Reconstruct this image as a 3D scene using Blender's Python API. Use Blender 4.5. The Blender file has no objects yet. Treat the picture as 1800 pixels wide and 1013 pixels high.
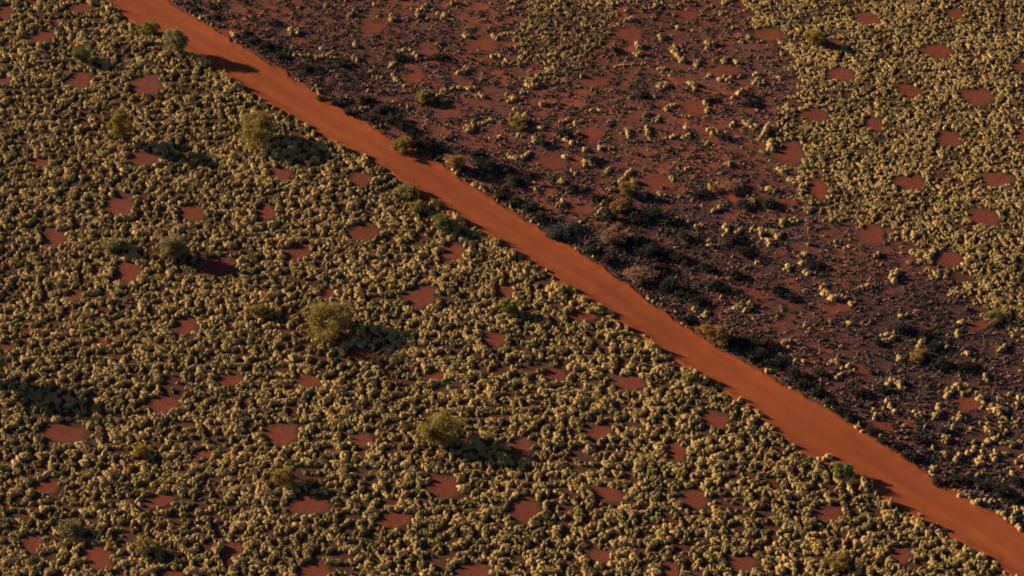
import bpy, math, random
import numpy as np

rng = np.random.default_rng(11)
random.seed(11)
scene = bpy.context.scene
COL = scene.collection
R = math.radians

# ------------------------------------------------------------------ camera, sky, sun, exposure
HF = R(13.5)                     # half the horizontal field of view
DEP = R(41.0)                    # how far the camera looks down
DIST = 281.0
FWD = np.array([0.0, math.cos(DEP), -math.sin(DEP)])
RGT = np.array([1.0, 0.0, 0.0])
UPV = np.array([0.0, math.sin(DEP), math.cos(DEP)])
CAM = -FWD * DIST
cam_data = bpy.data.cameras.new("camera")
cam_data.angle = 2 * HF
cam_data.clip_start = 1.0
cam_data.clip_end = 20000.0
cam = bpy.data.objects.new("camera", cam_data)
cam.location = CAM
cam.rotation_euler = (math.pi / 2 - DEP, 0, 0)
COL.objects.link(cam)
scene.camera = cam

SUN_EL = R(17.0)
SHADOW_DIR = R(-22.0)            # where shadows run on the ground: to the right, a little towards the camera
world = bpy.data.worlds.new("World")
scene.world = world
world.use_nodes = True
wn = world.node_tree
bg = wn.nodes["Background"]
sky = wn.nodes.new("ShaderNodeTexSky")
sky.sky_type = 'NISHITA'
sky.sun_disc = False
sky.sun_elevation = SUN_EL
sdx, sdy = -math.cos(SHADOW_DIR), -math.sin(SHADOW_DIR)      # towards the sun
sky.sun_rotation = math.atan2(sdx, sdy)
sky.air_density = 0.45              # very clear dry desert air
sky.dust_density = 0.2
sky.ozone_density = 1.0
wn.links.new(sky.outputs[0], bg.inputs[0])
bg.inputs[1].default_value = 0.055
sun_data = bpy.data.lights.new("sun", 'SUN')
sun_data.energy = 4.9
sun_data.angle = R(0.6)
sun_data.color = (1.0, 0.80, 0.55)
sun = bpy.data.objects.new("sun", sun_data)
sun.rotation_euler = (math.pi / 2 - SUN_EL, 0, math.atan2(sdy, sdx) + math.pi / 2)
sun.location = (-120, 40, 60)
COL.objects.link(sun)
vs = scene.view_settings
vs.view_transform = 'Standard'
vs.look = 'None'
vs.gamma = 1
vs.use_curve_mapping = False
vs.exposure = 0.68
scene.cycles.filter_width = 1.9


# ------------------------------------------------------------------ where a point of the ground shows
def at(px, py, z=0.0):
    u = (px - 900.0) / 900.0 * math.tan(HF)
    v = (506.5 - py) / 900.0 * math.tan(HF)
    d = FWD + u * RGT + v * UPV
    t = (z - CAM[2]) / d[2]
    return CAM[0] + d[0] * t, CAM[1] + d[1] * t


def to_px(x, y, z=0.0):
    dx, dy, dz = x - CAM[0], y - CAM[1], z - CAM[2]
    w = dy * FWD[1] + dz * FWD[2]
    u = dx / w
    v = (dy * UPV[1] + dz * UPV[2]) / w
    k = 900.0 / math.tan(HF)
    return 900.0 + u * k, 506.5 - v * k


def mpp(py):                     # metres per pixel across, and the sine of the view's dip, at that row
    v = (506.5 - py) / 900.0 * math.tan(HF)
    dep = DEP - math.atan(v)
    x, y = at(900, py)
    depth = (y - CAM[1]) * FWD[1] - CAM[2] * FWD[2]
    return depth * math.tan(HF) / 900.0, math.sin(dep)


def ground_h(x, y):
    return (0.10 * np.sin(x * 0.13 + 0.7) * np.cos(y * 0.11) + 0.07 * np.sin(x * 0.05 - y * 0.19 + 1.3)
            + 0.05 * np.sin(x * 0.31 + y * 0.23))


def smooth_noise(shape_xy, lo, hi, seed):   # band-limited noise sheet, wavelengths lo..hi metres, unit deviation
    r = np.random.default_rng(seed)
    nx, ny = shape_xy
    f = np.fft.rfft2(r.standard_normal((ny, nx)))
    ky = np.fft.fftfreq(ny, CELL)[:, None]
    kx = np.fft.rfftfreq(nx, CELL)[None, :]
    k = np.sqrt(kx * kx + ky * ky) + 1e-9
    band = np.exp(-(np.log(k / (1 / math.sqrt(lo * hi))) / (0.5 * math.log(hi / lo) + 0.05)) ** 2)
    g = np.fft.irfft2(f * band, s=(ny, nx))
    return g / g.std()


CELL = 0.15
X0, Y0, NX, NY = -112.0, -78.0, 1500, 1200


def sample(sheet, x, y):
    i = np.clip(((np.asarray(x) - X0) / CELL).astype(int), 0, NX - 1)
    j = np.clip(((np.asarray(y) - Y0) / CELL).astype(int), 0, NY - 1)
    return sheet[j, i]


def inside(poly, px, py):
    poly = np.asarray(poly, float)
    res = np.zeros(np.shape(px), bool)
    n = len(poly)
    for i in range(n):
        xa, ya = poly[i]
        xb, yb = poly[(i + 1) % n]
        c = ((ya > py) != (yb > py)) & (px < (xb - xa) * (py - ya) / (yb - ya + 1e-12) + xa)
        res ^= c
    return res


# ------------------------------------------------------------------ objects and materials
def tag(o, label=None, cat=None, group=None, kind=None):
    if label: o["label"] = label
    if cat: o["category"] = cat
    if group: o["group"] = group
    if kind: o["kind"] = kind
    return o


def mesh_obj(name, verts, faces_flat, corners, mat, parent=None, attrs=None, loc=(0, 0, 0), smooth=True):
    """verts (n,3); faces_flat flat vertex indices; corners = corners per face (3 or 4)."""
    me = bpy.data.meshes.new(name)
    nv = len(verts)
    nl = len(faces_flat)
    nf = nl // corners
    me.vertices.add(nv)
    me.vertices.foreach_set("co", np.ascontiguousarray(verts, dtype=np.float32).ravel())
    me.loops.add(nl)
    me.loops.foreach_set("vertex_index", np.ascontiguousarray(faces_flat, dtype=np.int32).ravel())
    me.polygons.add(nf)
    me.polygons.foreach_set("loop_start", np.arange(0, nl, corners, dtype=np.int32))
    for k, a in (attrs or {}).items():
        at_ = me.attributes.new(k, 'FLOAT', 'POINT')
        at_.data.foreach_set("value", np.ascontiguousarray(a, dtype=np.float32))
    me.update(calc_edges=True)
    if not smooth:
        me.polygons.foreach_set("use_smooth", np.zeros(nf, bool))
    me.materials.append(mat)
    o = bpy.data.objects.new(name, me)
    o.location = loc
    o.parent = parent
    COL.objects.link(o)
    return o


def new_mat(name, rough=0.9, spec=0.15):
    m = bpy.data.materials.new(name)
    m.use_nodes = True
    nt = m.node_tree
    b = nt.nodes["Principled BSDF"]
    b.inputs["Roughness"].default_value = rough
    b.inputs["Specular IOR Level"].default_value = spec
    return m, nt, b


def N(nt, typ, **kw):
    n = nt.nodes.new(typ)
    for k, v in kw.items():
        setattr(n, k, v)
    return n


def ramp(nt, fac, stops):
    n = nt.nodes.new("ShaderNodeValToRGB")
    e = n.color_ramp.elements
    while len(e) < len(stops):
        e.new(0.5)
    for el, (p, c) in zip(e, stops):
        el.position = p
        el.color = (*c, 1)
    nt.links.new(fac, n.inputs[0])
    return n.outputs[0]


def noise(nt, scale, detail=4, rough=0.6, vec=None):
    n = nt.nodes.new("ShaderNodeTexNoise")
    n.inputs["Scale"].default_value = scale
    n.inputs["Detail"].default_value = detail
    n.inputs["Roughness"].default_value = rough
    if vec is None:
        g = nt.nodes.new("ShaderNodeNewGeometry")
        vec = g.outputs["Position"]
    nt.links.new(vec, n.inputs["Vector"])
    return n.outputs["Fac"]


def mix(nt, fac, a, b, mode='MIX'):
    n = nt.nodes.new("ShaderNodeMix")
    n.data_type = 'RGBA'
    n.blend_type = mode
    for sock, v in ((n.inputs[0], fac), (n.inputs[6], a), (n.inputs[7], b)):
        if isinstance(v, (int, float)):
            sock.default_value = v
        elif isinstance(v, tuple):
            sock.default_value = (*v, 1)
        else:
            nt.links.new(v, sock)
    return n.outputs[2]


def mathn(nt, op, a, b=0.0, clamp=False):
    n = nt.nodes.new("ShaderNodeMath")
    n.operation = op
    n.use_clamp = clamp
    for sock, v in ((n.inputs[0], a), (n.inputs[1], b)):
        if isinstance(v, (int, float)):
            sock.default_value = v
        else:
            nt.links.new(v, sock)
    return n.outputs[0]


def attr(nt, name):
    n = nt.nodes.new("ShaderNodeAttribute")
    n.attribute_name = name
    return n.outputs["Fac"]


def bump(nt, b, height, strength, dist=0.05):
    n = nt.nodes.new("ShaderNodeBump")
    n.inputs["Strength"].default_value = strength
    n.inputs["Distance"].default_value = dist
    nt.links.new(height, n.inputs["Height"])
    nt.links.new(n.outputs[0], b.inputs["Normal"])


# soil of the plain: red sand, plant litter with the shade of the hummock gaps put into its dark colour, ash and charcoal where it burnt
M_SOIL, nt, b = new_mat("red_soil", 0.95, 0.1)
base = ramp(nt, noise(nt, 0.22, 5), [(0.3, (0.18, 0.046, 0.022)), (0.7, (0.25, 0.064, 0.030))])
litter = ramp(nt, noise(nt, 1.5, 5, 0.7), [(0.28, (0.0, 0.0, 0.0)), (0.47, (1, 1, 1))])
litter_shade = mathn(nt, 'MULTIPLY', litter, 0.78)
c1 = mix(nt, litter_shade, base, (0.062, 0.040, 0.028))
ashf = mathn(nt, 'ADD', mathn(nt, 'ADD', mathn(nt, 'MULTIPLY', noise(nt, 0.09, 3, 0.6), 0.6), mathn(nt, 'MULTIPLY', noise(nt, 0.35, 6, 0.68), 0.7)), mathn(nt, 'MULTIPLY', noise(nt, 2.6, 5, 0.75), 0.75))
ashm = ramp(nt, ashf, [(0.93, (0.0, 0.0, 0.0)), (1.14, (1, 1, 1))])
burnt = mix(nt, mathn(nt, 'MULTIPLY', ashm, 0.8), (0.315, 0.080, 0.045), (0.120, 0.056, 0.043))
ash2 = ramp(nt, mathn(nt, 'ADD', noise(nt, 0.9, 5, 0.7), mathn(nt, 'MULTIPLY', attr(nt, "char"), 0.32)), [(0.52, (0, 0, 0)), (0.74, (1, 1, 1))])
burnt = mix(nt, mathn(nt, 'MULTIPLY', ash2, 0.75), burnt, (0.045, 0.033, 0.032))
c2 = mix(nt, attr(nt, "burn"), c1, burnt)
nt.links.new(c2, b.inputs["Base Color"])
bump(nt, b, noise(nt, 3.0, 5, 0.7), 0.4, 0.08)

TRACK_TURN = 43.0
M_TRACK, nt, b = new_mat("track_dirt", 0.95, 0.1)
gpos = nt.nodes.new("ShaderNodeNewGeometry")
mp = nt.nodes.new("ShaderNodeMapping")
mp.inputs["Rotation"].default_value = (0, 0, R(TRACK_TURN))
nt.links.new(gpos.outputs["Position"], mp.inputs["Vector"])
mp2 = nt.nodes.new("ShaderNodeMapping")
mp2.inputs["Scale"].default_value = (0.035, 0.50, 1)
nt.links.new(mp.outputs[0], mp2.inputs["Vector"])
streak = noise(nt, 2.2, 5, 0.65, mp2.outputs[0])
patchy = noise(nt, 0.12, 4, 0.6)
cA = ramp(nt, streak, [(0.25, (0.262, 0.066, 0.0235)), (0.75, (0.385, 0.095, 0.032))])
cB = mix(nt, mathn(nt, 'MULTIPLY', ramp(nt, patchy, [(0.35, (0, 0, 0)), (0.75, (1, 1, 1))]), 0.5), cA, (0.29, 0.064, 0.026))
cB = mix(nt, mathn(nt, 'MULTIPLY', attr(nt, "lane"), 0.45), cB, (0.40, 0.108, 0.040))
cC = mix(nt, mathn(nt, 'MULTIPLY', attr(nt, "edge"), 0.35), cB, (0.26, 0.063, 0.025))
nt.links.new(cC, b.inputs["Base Color"])
bump(nt, b, mathn(nt, 'ADD', noise(nt, 5.0, 4, 0.7), streak), 0.22, 0.05)

M_BARE, nt, b = new_mat("bare_soil", 0.95, 0.1)
obi = nt.nodes.new("ShaderNodeObjectInfo")
cA = ramp(nt, noise(nt, 0.9, 5, 0.65), [(0.3, (0.185, 0.048, 0.026)), (0.7, (0.245, 0.066, 0.035))])
cB = mix(nt, mathn(nt, 'MULTIPLY', obi.outputs["Random"], 0.45), cA, (0.175, 0.052, 0.034))
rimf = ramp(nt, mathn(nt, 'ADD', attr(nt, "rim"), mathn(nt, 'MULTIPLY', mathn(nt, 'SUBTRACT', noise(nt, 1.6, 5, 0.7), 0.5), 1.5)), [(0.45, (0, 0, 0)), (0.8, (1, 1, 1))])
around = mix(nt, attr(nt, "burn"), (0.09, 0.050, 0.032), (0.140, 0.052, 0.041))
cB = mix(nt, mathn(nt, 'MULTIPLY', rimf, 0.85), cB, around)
nt.links.new(cB, b.inputs["Base Color"])
bump(nt, b, noise(nt, 3.2, 5, 0.7), 0.5, 0.08)

# spinifex: tint picks straw, olive or rusty; blade tips are drier than the heart of the tussock
M_SPIN, nt, b = new_mat("spinifex_leaf", 0.8, 0.2)
tint = attr(nt, "tint")
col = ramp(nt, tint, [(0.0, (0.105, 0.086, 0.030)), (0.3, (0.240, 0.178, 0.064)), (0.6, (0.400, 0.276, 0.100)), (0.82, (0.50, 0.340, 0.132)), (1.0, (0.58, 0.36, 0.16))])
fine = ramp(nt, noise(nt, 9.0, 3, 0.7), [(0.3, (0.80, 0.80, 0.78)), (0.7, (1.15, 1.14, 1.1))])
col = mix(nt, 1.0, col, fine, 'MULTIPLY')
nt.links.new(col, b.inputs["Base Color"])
bump(nt, b, noise(nt, 6.5, 3, 0.7), 0.6, 0.10)
b.inputs["Sheen Weight"].default_value = 0.0

M_STUB, nt, b = new_mat("charred_leaf", 0.9, 0.1)
col = ramp(nt, attr(nt, "tint"), [(0.0, (0.022, 0.025, 0.029)), (0.3, (0.085, 0.066, 0.060)), (0.5, (0.155, 0.108, 0.082)), (0.75, (0.30, 0.160, 0.112)), (1.0, (0.46, 0.26, 0.17))])
nt.links.new(col, b.inputs["Base Color"])


def leaf_mat(name, dark, light, dry):
    m, nt, b = new_mat(name, 0.75, 0.2)
    c = ramp(nt, attr(nt, "tint"), [(0.0, dark), (0.7, light), (1.0, dry)])
    nt.links.new(c, b.inputs["Base Color"])
    tr = nt.nodes.new("ShaderNodeBsdfTranslucent")
    nt.links.new(c, tr.inputs[0])
    ms = nt.nodes.new("ShaderNodeMixShader")
    ms.inputs[0].default_value = 0.35
    out = nt.nodes["Material Output"]
    nt.links.new(b.outputs[0], ms.inputs[1])
    nt.links.new(tr.outputs[0], ms.inputs[2])
    nt.links.new(ms.outputs[0], out.inputs["Surface"])
    return m


LEAF = {
    "olive": leaf_mat("olive_leaf", (0.219, 0.174, 0.048), (0.391, 0.296, 0.084), (0.594, 0.408, 0.136)),
    "gold": leaf_mat("golden_leaf", (0.231, 0.163, 0.039), (0.401, 0.282, 0.064), (0.584, 0.369, 0.107)),
    "green": leaf_mat("green_leaf", (0.118, 0.134, 0.040), (0.221, 0.224, 0.065), (0.364, 0.302, 0.101)),
    "grey": leaf_mat("grey_green_leaf", (0.179, 0.158, 0.073), (0.313, 0.258, 0.118), (0.477, 0.355, 0.161)),
    "rust": leaf_mat("rusty_leaf", (0.251, 0.143, 0.051), (0.454, 0.266, 0.091), (0.635, 0.383, 0.153)),
    "pink": leaf_mat("dry_pink_leaf", (0.241, 0.131, 0.081), (0.421, 0.231, 0.141), (0.562, 0.333, 0.201)),
    "dark": leaf_mat("dark_leaf", (0.030, 0.032, 0.024), (0.064, 0.065, 0.045), (0.119, 0.100, 0.069)),
    "ash": leaf_mat("ash_grey_leaf", (0.032, 0.030, 0.028), (0.070, 0.062, 0.054), (0.120, 0.100, 0.080)),
    "umber": leaf_mat("dark_brown_leaf", (0.035, 0.022, 0.016), (0.080, 0.048, 0.032), (0.140, 0.085, 0.052)),
    "blue": leaf_mat("blue_grey_leaf", (0.053, 0.064, 0.063), (0.108, 0.118, 0.115), (0.161, 0.157, 0.144)),
}
M_BARK, nt, b = new_mat("bark", 0.9, 0.1)
nt.links.new(ramp(nt, noise(nt, 14, 3), [(0.3, (0.045, 0.030, 0.022)), (0.7, (0.11, 0.078, 0.056))]), b.inputs["Base Color"])
M_CHAR, nt, b = new_mat("charred_bark", 0.9, 0.1)
b.inputs["Base Color"].default_value = (0.018, 0.015, 0.014, 1)

# ------------------------------------------------------------------ layout read from the photograph (its pixels, put on the ground)
LEFT_PX = [(-260, -270), (60, -70), (187, -4), (213, 26), (245, 46), (296, 70), (340, 96), (402, 135), (483, 187), (533, 217), (600, 256), (667, 290), (710, 320),
           (743, 345), (800, 381), (887, 431), (933, 466), (1000, 505), (1067, 551), (1133, 593), (1193, 637), (1268, 685), (1318, 716), (1362, 762), (1396, 790),
           (1433, 807), (1483, 825), (1533, 858), (1580, 889), (1625, 912), (1683, 948), (1733, 980), (1785, 1015), (1900, 1085), (2100, 1205)]
RIGHT_PX = [(-160, -310), (170, -80), (293, -2), (330, 24), (372, 50), (420, 80), (473, 112), (520, 140), (560, 163), (600, 189), (667, 233), (727, 267), (780, 293),
            (830, 326), (853, 340), (900, 371), (967, 415), (1033, 450), (1083, 488), (1147, 535), (1199, 568), (1250, 602), (1307, 635), (1376, 674), (1440, 709),
            (1500, 746), (1567, 786), (1627, 827), (1680, 862), (1733, 893), (1800, 934), (1900, 1000), (2100, 1130)]
DENSE_RIGHT = [(1275, -30), (1300, 20), (1325, 55), (1378, 85), (1400, 120), (1408, 150), (1375, 195), (1345, 225), (1352, 255), (1380, 290), (1405, 335), (1440, 372), (1495, 400),
               (1560, 400), (1600, 440), (1630, 465), (1682, 492), (1705, 540), (1770, 575), (1830, 640), (2100, 700), (2100, -200), (1200, -200), (1240, -60)]
PATCHES = [  # (outline, how much of the pattern grows there)
    ([(905, -40), (1090, -40), (1110, 10), (1080, 50), (1060, 88), (1020, 112), (1000, 150), (950, 150), (925, 125), (905, 75), (925, 40), (900, 15)], 0.88),
    ([(1120, -60), (1300, -60), (1290, 10), (1210, 5), (1150, 25), (1120, 10)], 0.5),
    ([(1660, 690), (1800, 640), (2000, 640), (2000, 1080), (1860, 980), (1780, 880), (1700, 830), (1650, 800)], 0.10),
    ([(1690, 690), (1770, 690), (1800, 720), (1800, 760), (1740, 760), (1720, 730)], 0.45),
    ([(560, -60), (760, -60), (760, 12), (560, 6)], 0.12),
]
# bare round patches: centre, width and height in the photograph, turn in degrees
BARE = [(7, 23, 30, 30, 0), (77, 63, 45, 18, 25), (140, 13, 50, 14, 0), (143, 140, 38, 32, 0), (8, 140, 20, 18, 0), (258, 150, 62, 34, 0), (253, 278, 56, 28, 0),
        (70, 285, 34, 14, 0), (494, 308, 34, 26, 0), (635, 316, 38, 22, 0), (213, 361, 45, 40, 0), (338, 374, 50, 28, 0), (468, 374, 32, 28, 0), (97, 420, 42, 30, 0),
        (524, 440, 46, 28, 0), (225, 479, 50, 38, 0), (380, 469, 68, 38, 0), (133, 517, 32, 22, 0), (328, 573, 42, 28, 0), (14, 608, 20, 14, 0), (178, 602, 20, 12, 0),
        (404, 667, 48, 18, 12), (544, 669, 42, 20, 0), (576, 515, 18, 18, 0), (640, 406, 50, 34, 0), (797, 441, 48, 30, 0), (740, 521, 56, 42, 0), (887, 513, 28, 26, 0),
        (867, 598, 48, 26, 0), (640, 625, 46, 24, 0), (1023, 556, 46, 18, 0), (976, 657, 34, 24, 0), (1107, 671, 50, 30, 0), (765, 658, 26, 20, 0), (288, 709, 48, 34, 0),
        (117, 761, 76, 38, 0), (495, 763, 62, 36, 0), (358, 797, 34, 14, 0), (82, 855, 46, 22, 0), (283, 879, 54, 20, 38), (547, 887, 66, 38, 12), (60, 955, 30, 34, 0),
        (173, 980, 60, 30, -35), (410, 968, 34, 28, 0), (553, 1003, 56, 34, 0), (305, 1010, 38, 14, 0), (638, 774, 34, 20, 0), (783, 856, 46, 44, 0), (923, 894, 52, 46, 0),
        (695, 913, 54, 28, 0), (838, 1004, 54, 32, 0), (917, 785, 42, 34, 0), (1053, 758, 46, 24, 0), (1070, 868, 52, 24, -30), (1190, 794, 34, 30, 0),
        (1055, 976, 42, 20, 0), (1178, 1001, 30, 26, 0), (1258, 739, 44, 30, 0), (1222, 876, 44, 34, 0), (1457, 903, 46, 26, 0), (1305, 988, 56, 26, 0),
        (1585, 975, 36, 26, 0), (1697, 709, 58, 28, 0), (1555, 752, 56, 18, -20), (1210, 22, 36, 30, 0), (1350, 60, 62, 24, 0), (1525, 32, 52, 24, 0),
        (1680, 22, 30, 22, 0), (1648, 90, 52, 26, -12), (1465, 80, 38, 22, 0), (1268, 124, 64, 22, 0), (1480, 132, 54, 24, 0), (1792, 118, 32, 20, 0), (1597, 160, 52, 24, 0),
        (1720, 170, 62, 32, 0), (1222, 190, 46, 34, 0), (1432, 202, 52, 26, 0), (1538, 217, 34, 28, 0), (1670, 242, 44, 34, 0), (1390, 270, 52, 44, -15), (1800, 238, 30, 26, 0),
        (1600, 320, 60, 28, 0), (1752, 315, 56, 30, 0), (1440, 332, 44, 34, 0), (1730, 382, 58, 32, 0), (1533, 413, 52, 34, 0), (1668, 455, 54, 28, 0), (1325, 516, 58, 24, 0),
        (1467, 541, 60, 22, 0), (1720, 570, 38, 18, 0), (848, 78, 52, 34, 0), (730, 133, 36, 26, 0), (792, 196, 40, 30, 0), (658, 46, 50, 22, 0), (755, 88, 38, 18, 0),
        (1040, 234, 46, 34, 0), (968, 284, 58, 22, -22), (1160, 322, 60, 32, 0), (1045, 144, 50, 22, 0), (1105, 60, 54, 32, 0), (1188, 232, 34, 22, 0),
        (1165, 424, 30, 12, -20), (1020, 366, 60, 18, 0), (1515, 648, 40, 12, -20), (1262, 538, 24, 14, 0), (690, 178, 24, 14, 0), (400, 57, 40, 16, -10), (1660, 835, 50, 14, -25),
        # just outside the frame
        (-50, 300, 50, 34, 0), (-60, 560, 50, 34, 0), (-40, 800, 50, 36, 0), (150, 1060, 56, 36, 0), (420, 1080, 50, 36, 0), (720, 1075, 50, 36, 0), (1000, 1070, 50, 36, 0),
        (1860, 420, 56, 32, 0), (1850, 60, 50, 26, 0), (1870, 190, 50, 26, 0), (1500, -50, 50, 24, 0), (1650, -55, 50, 24, 0), (1350, -60, 50, 22, 0), (60, -40, 46, 20, 0)]

# hand-placed spinifex clumps: path in the photograph's pixels, tussock radius in metres, note
S = lambda r, *p: (r, p)
CLUMPS = [
    S(.42, (352, 28), (362, 30)), S(.40, (408, 58), (414, 64)), S(.35, (735, 17), (745, 14)), S(.35, (750, 9)), S(.42, (820, 63)), S(.45, (865, 62)), S(.32, (880, 60), (905, 58)),
    S(.35, (690, 128), (700, 142), (708, 148)), S(.35, (652, 124)), S(.33, (660, 132)), S(.34, (684, 115), (690, 108)), S(.36, (700, 140)),
    S(.40, (742, 166), (758, 160)), S(.36, (775, 158), (800, 153), (835, 152)), S(.36, (770, 165)), S(.38, (838, 164), (850, 168)), S(.38, (890, 163), (905, 172), (893, 178)), S(.38, (918, 160)),
    S(.36, (905, 188)), S(.24, (1078, 114), (1105, 110), (1135, 108)), S(.34, (1160, 118)), S(.40, (1190, 96), (1182, 88), (1196, 86)), S(.40, (1143, 15), (1152, 8)),
    S(.38, (1170, 192), (1178, 183), (1190, 182)), S(.36, (1240, 178), (1243, 195)), S(.34, (1215, 205), (1200, 203)), S(.36, (985, 212), (1000, 208)), S(.34, (1012, 214)),
    S(.38, (992, 240), (1003, 250)), S(.38, (1028, 258)), S(.34, (1054, 257)), S(.40, (1101, 226), (1103, 238)), S(.40, (1136, 222), (1140, 238)), S(.34, (1155, 210)), S(.34, (1180, 240)),
    S(.34, (845, 216), (870, 210), (880, 216)), S(.36, (912, 236)), S(.38, (916, 276), (930, 268)), S(.36, (1066, 296)), S(.38, (1087, 318), (1096, 308), (1110, 298)),
    S(.40, (1098, 330), (1106, 338)), S(.34, (1117, 325)), S(.36, (1060, 350), (1058, 360)), S(.34, (1132, 338)), S(.34, (1160, 339)), S(.32, (1181, 312)),
    S(.42, (1228, 104), (1224, 112)), S(.38, (1268, 136)), S(.34, (1280, 138)), S(.40, (1295, 164), (1304, 158)), S(.38, (1330, 128)), S(.32, (1248, 130)),
    S(.47, (1344, 228), (1352, 220), (1340, 236)), S(.47, (1348, 252), (1356, 244), (1354, 262)), S(.42, (1370, 296), (1380, 300)), S(.40, (1410, 320), (1408, 340)),
    S(.32, (1205, 296), (1212, 292)), S(.34, (1222, 398), (1230, 393)), S(.34, (1292, 408), (1300, 402)), S(.36, (1326, 402)), S(.42, (1375, 385), (1373, 396)), S(.36, (1395, 388)),
    S(.42, (1373, 410), (1368, 418)), S(.38, (1343, 418), (1352, 428)), S(.38, (1384, 470)), S(.36, (1410, 462)), S(.38, (1420, 478)), S(.34, (1334, 456)),
    S(.50, (1566, 484), (1576, 476), (1570, 490)), S(.34, (1440, 508), (1450, 498)), S(.38, (1460, 516), (1466, 520)), S(.36, (1484, 520)), S(.30, (1496, 533)),
    S(.38, (1550, 588), (1562, 584), (1574, 592), (1556, 598)), S(.48, (1610, 625), (1620, 620), (1614, 632)), S(.40, (1470, 662), (1478, 656)), S(.36, (1490, 642)), S(.38, (1466, 636)),
    S(.36, (1578, 630)), S(.36, (1380, 596)), S(.34, (1220, 540)), S(.36, (1232, 553)), S(.32, (1290, 505)), S(.42, (1560, 704), (1564, 712)), S(.34, (1573, 720)), S(.34, (1538, 728)),
    S(.34, (1588, 748)), S(.38, (1614, 725)), S(.40, (1638, 732), (1650, 722)), S(.40, (1662, 698), (1670, 686), (1684, 676), (1700, 678)), S(.38, (1722, 700)), S(.36, (1728, 656), (1734, 668)),
    S(.42, (1680, 805), (1690, 794)), S(.42, (1700, 792), (1712, 784)), S(.42, (1728, 778), (1748, 766)), S(.36, (1745, 800)), S(.38, (1638, 822)), S(.34, (1722, 806)),
    S(.32, (1508, 750), (1512, 756)), S(.40, (1634, 830), (1642, 834)), S(.38, (1680, 860), (1686, 868)), S(.36, (1698, 870)), S(.42, (1714, 880)), S(.34, (1738, 880)), S(.42, (1758, 898)), S(.42, (1780, 914)),
    S(.42, (1788, 922), (1796, 930)), S(.40, (795, 298), (803, 304)), S(.42, (830, 322), (845, 328)), S(.36, (640, 190)), S(.34, (1138, 522), (1148, 526)), S(.32, (556, 156), (566, 168)),
    S(.30, (760, 30)), S(.34, (598, 100), (520, 96)), S(.36, (700, 86), (728, 86)), S(.3, (940, 330)), S(.34, (1010, 300)), S(.32, (1240, 250)), S(.34, (1650, 640)), S(.36, (1700, 620)), S(.36, (1590, 555)),
    # along the near edge of the track
    S(.26, (1063, 571), (1067, 565), (1076, 562), (1085, 565), (1089, 571), (1085, 578), (1076, 581), (1067, 578), (1063, 571)), S(.40, (1452, 800), (1460, 802), (1446, 806)), S(.46, (1322, 738), (1316, 746), (1330, 732)), S(.40, (1352, 752)), S(.42, (1290, 706), (1300, 702)),
    S(.38, (1115, 600), (1124, 598), (1122, 608)), S(.40, (1580, 900), (1592, 910)), S(.42, (1720, 978), (1728, 974)), S(.38, (1620, 930), (1632, 928)), S(.40, (970, 500), (984, 506)), S(.42, (980, 520), (992, 526)),
]

# ------------------------------------------------------------------ ground sheet out to the horizon
def axis(lo, hi, step, far):
    mid = np.arange(lo, hi + 1e-6, step)
    grow = [step * 1.35]
    while sum(grow) < far:
        grow.append(grow[-1] * 1.35)
    g = np.cumsum(grow)
    return np.concatenate([lo - g[::-1], mid, hi + g])


gx, gy = axis(-112, 112, 1.0, 7000), axis(-78, 100, 1.0, 7000)
GX, GY = np.meshgrid(gx, gy)
GZ = ground_h(GX, GY) * np.clip(1.5 - np.hypot(GX, GY) / 400, 0, 1)
nxg, nyg = len(gx), len(gy)
idx = np.arange(nxg * nyg).reshape(nyg, nxg)
quads = np.stack([idx[:-1, :-1], idx[:-1, 1:], idx[1:, 1:], idx[1:, :-1]], -1).reshape(-1, 4)

BURN_POLY = RIGHT_PX + [(2100, 700)] + DENSE_RIGHT[-5::-1] + [(1240, -60), (1200, -200), (900, -310)]
gpx, gpy = to_px(GX.ravel(), GY.ravel())
infront = (GY.ravel() > -110) & (GY.ravel() < 130) & (np.abs(GX.ravel()) < 160)
burn = (inside(BURN_POLY, gpx, gpy) & infront).astype(float).reshape(nyg, nxg)
chx, chy = GX.ravel(), GY.ravel()
char = np.clip(np.exp(-((gpx - 1620) / 190) ** 2 - ((gpy - 590) / 110) ** 2) * 1.0 + np.exp(-((gpx - 1180) / 230) ** 2 - ((gpy - 440) / 90) ** 2) * 0.9
               + np.exp(-((gpx - 1700) / 140) ** 2 - ((gpy - 780) / 90) ** 2) * 0.7 + np.exp(-((gpx - 620) / 200) ** 2 - ((gpy - 120) / 70) ** 2) * 0.5, 0, 1) * infront
for _ in range(2):
    p = np.pad(burn, 1, mode='edge')
    burn = (p[:-2, 1:-1] + p[2:, 1:-1] + p[1:-1, :-2] + p[1:-1, 2:] + 2 * p[1:-1, 1:-1]) / 6
tag(mesh_obj("ground", np.stack([GX, GY, GZ], -1).reshape(-1, 3), quads.ravel(), 4, M_SOIL, attrs={"burn": burn.ravel(), "char": char}), kind="structure",
    label="red sandy plain with shade-darkened litter and charred ground")

# ------------------------------------------------------------------ the dirt track
Lw = np.array([at(*p) for p in LEFT_PX])
Rw = np.array([at(*p) for p in RIGHT_PX])
axd = (Lw[-4] + Rw[-4]) - (Lw[2] + Rw[2])
axd /= np.linalg.norm(axd)
axn = np.array([-axd[1], axd[0]])          # to the far side


def edge_curve(P, s):
    ps, pn = P @ axd, P @ axn
    o = np.argsort(ps)
    return np.interp(s, ps[o], pn[o])


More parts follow.
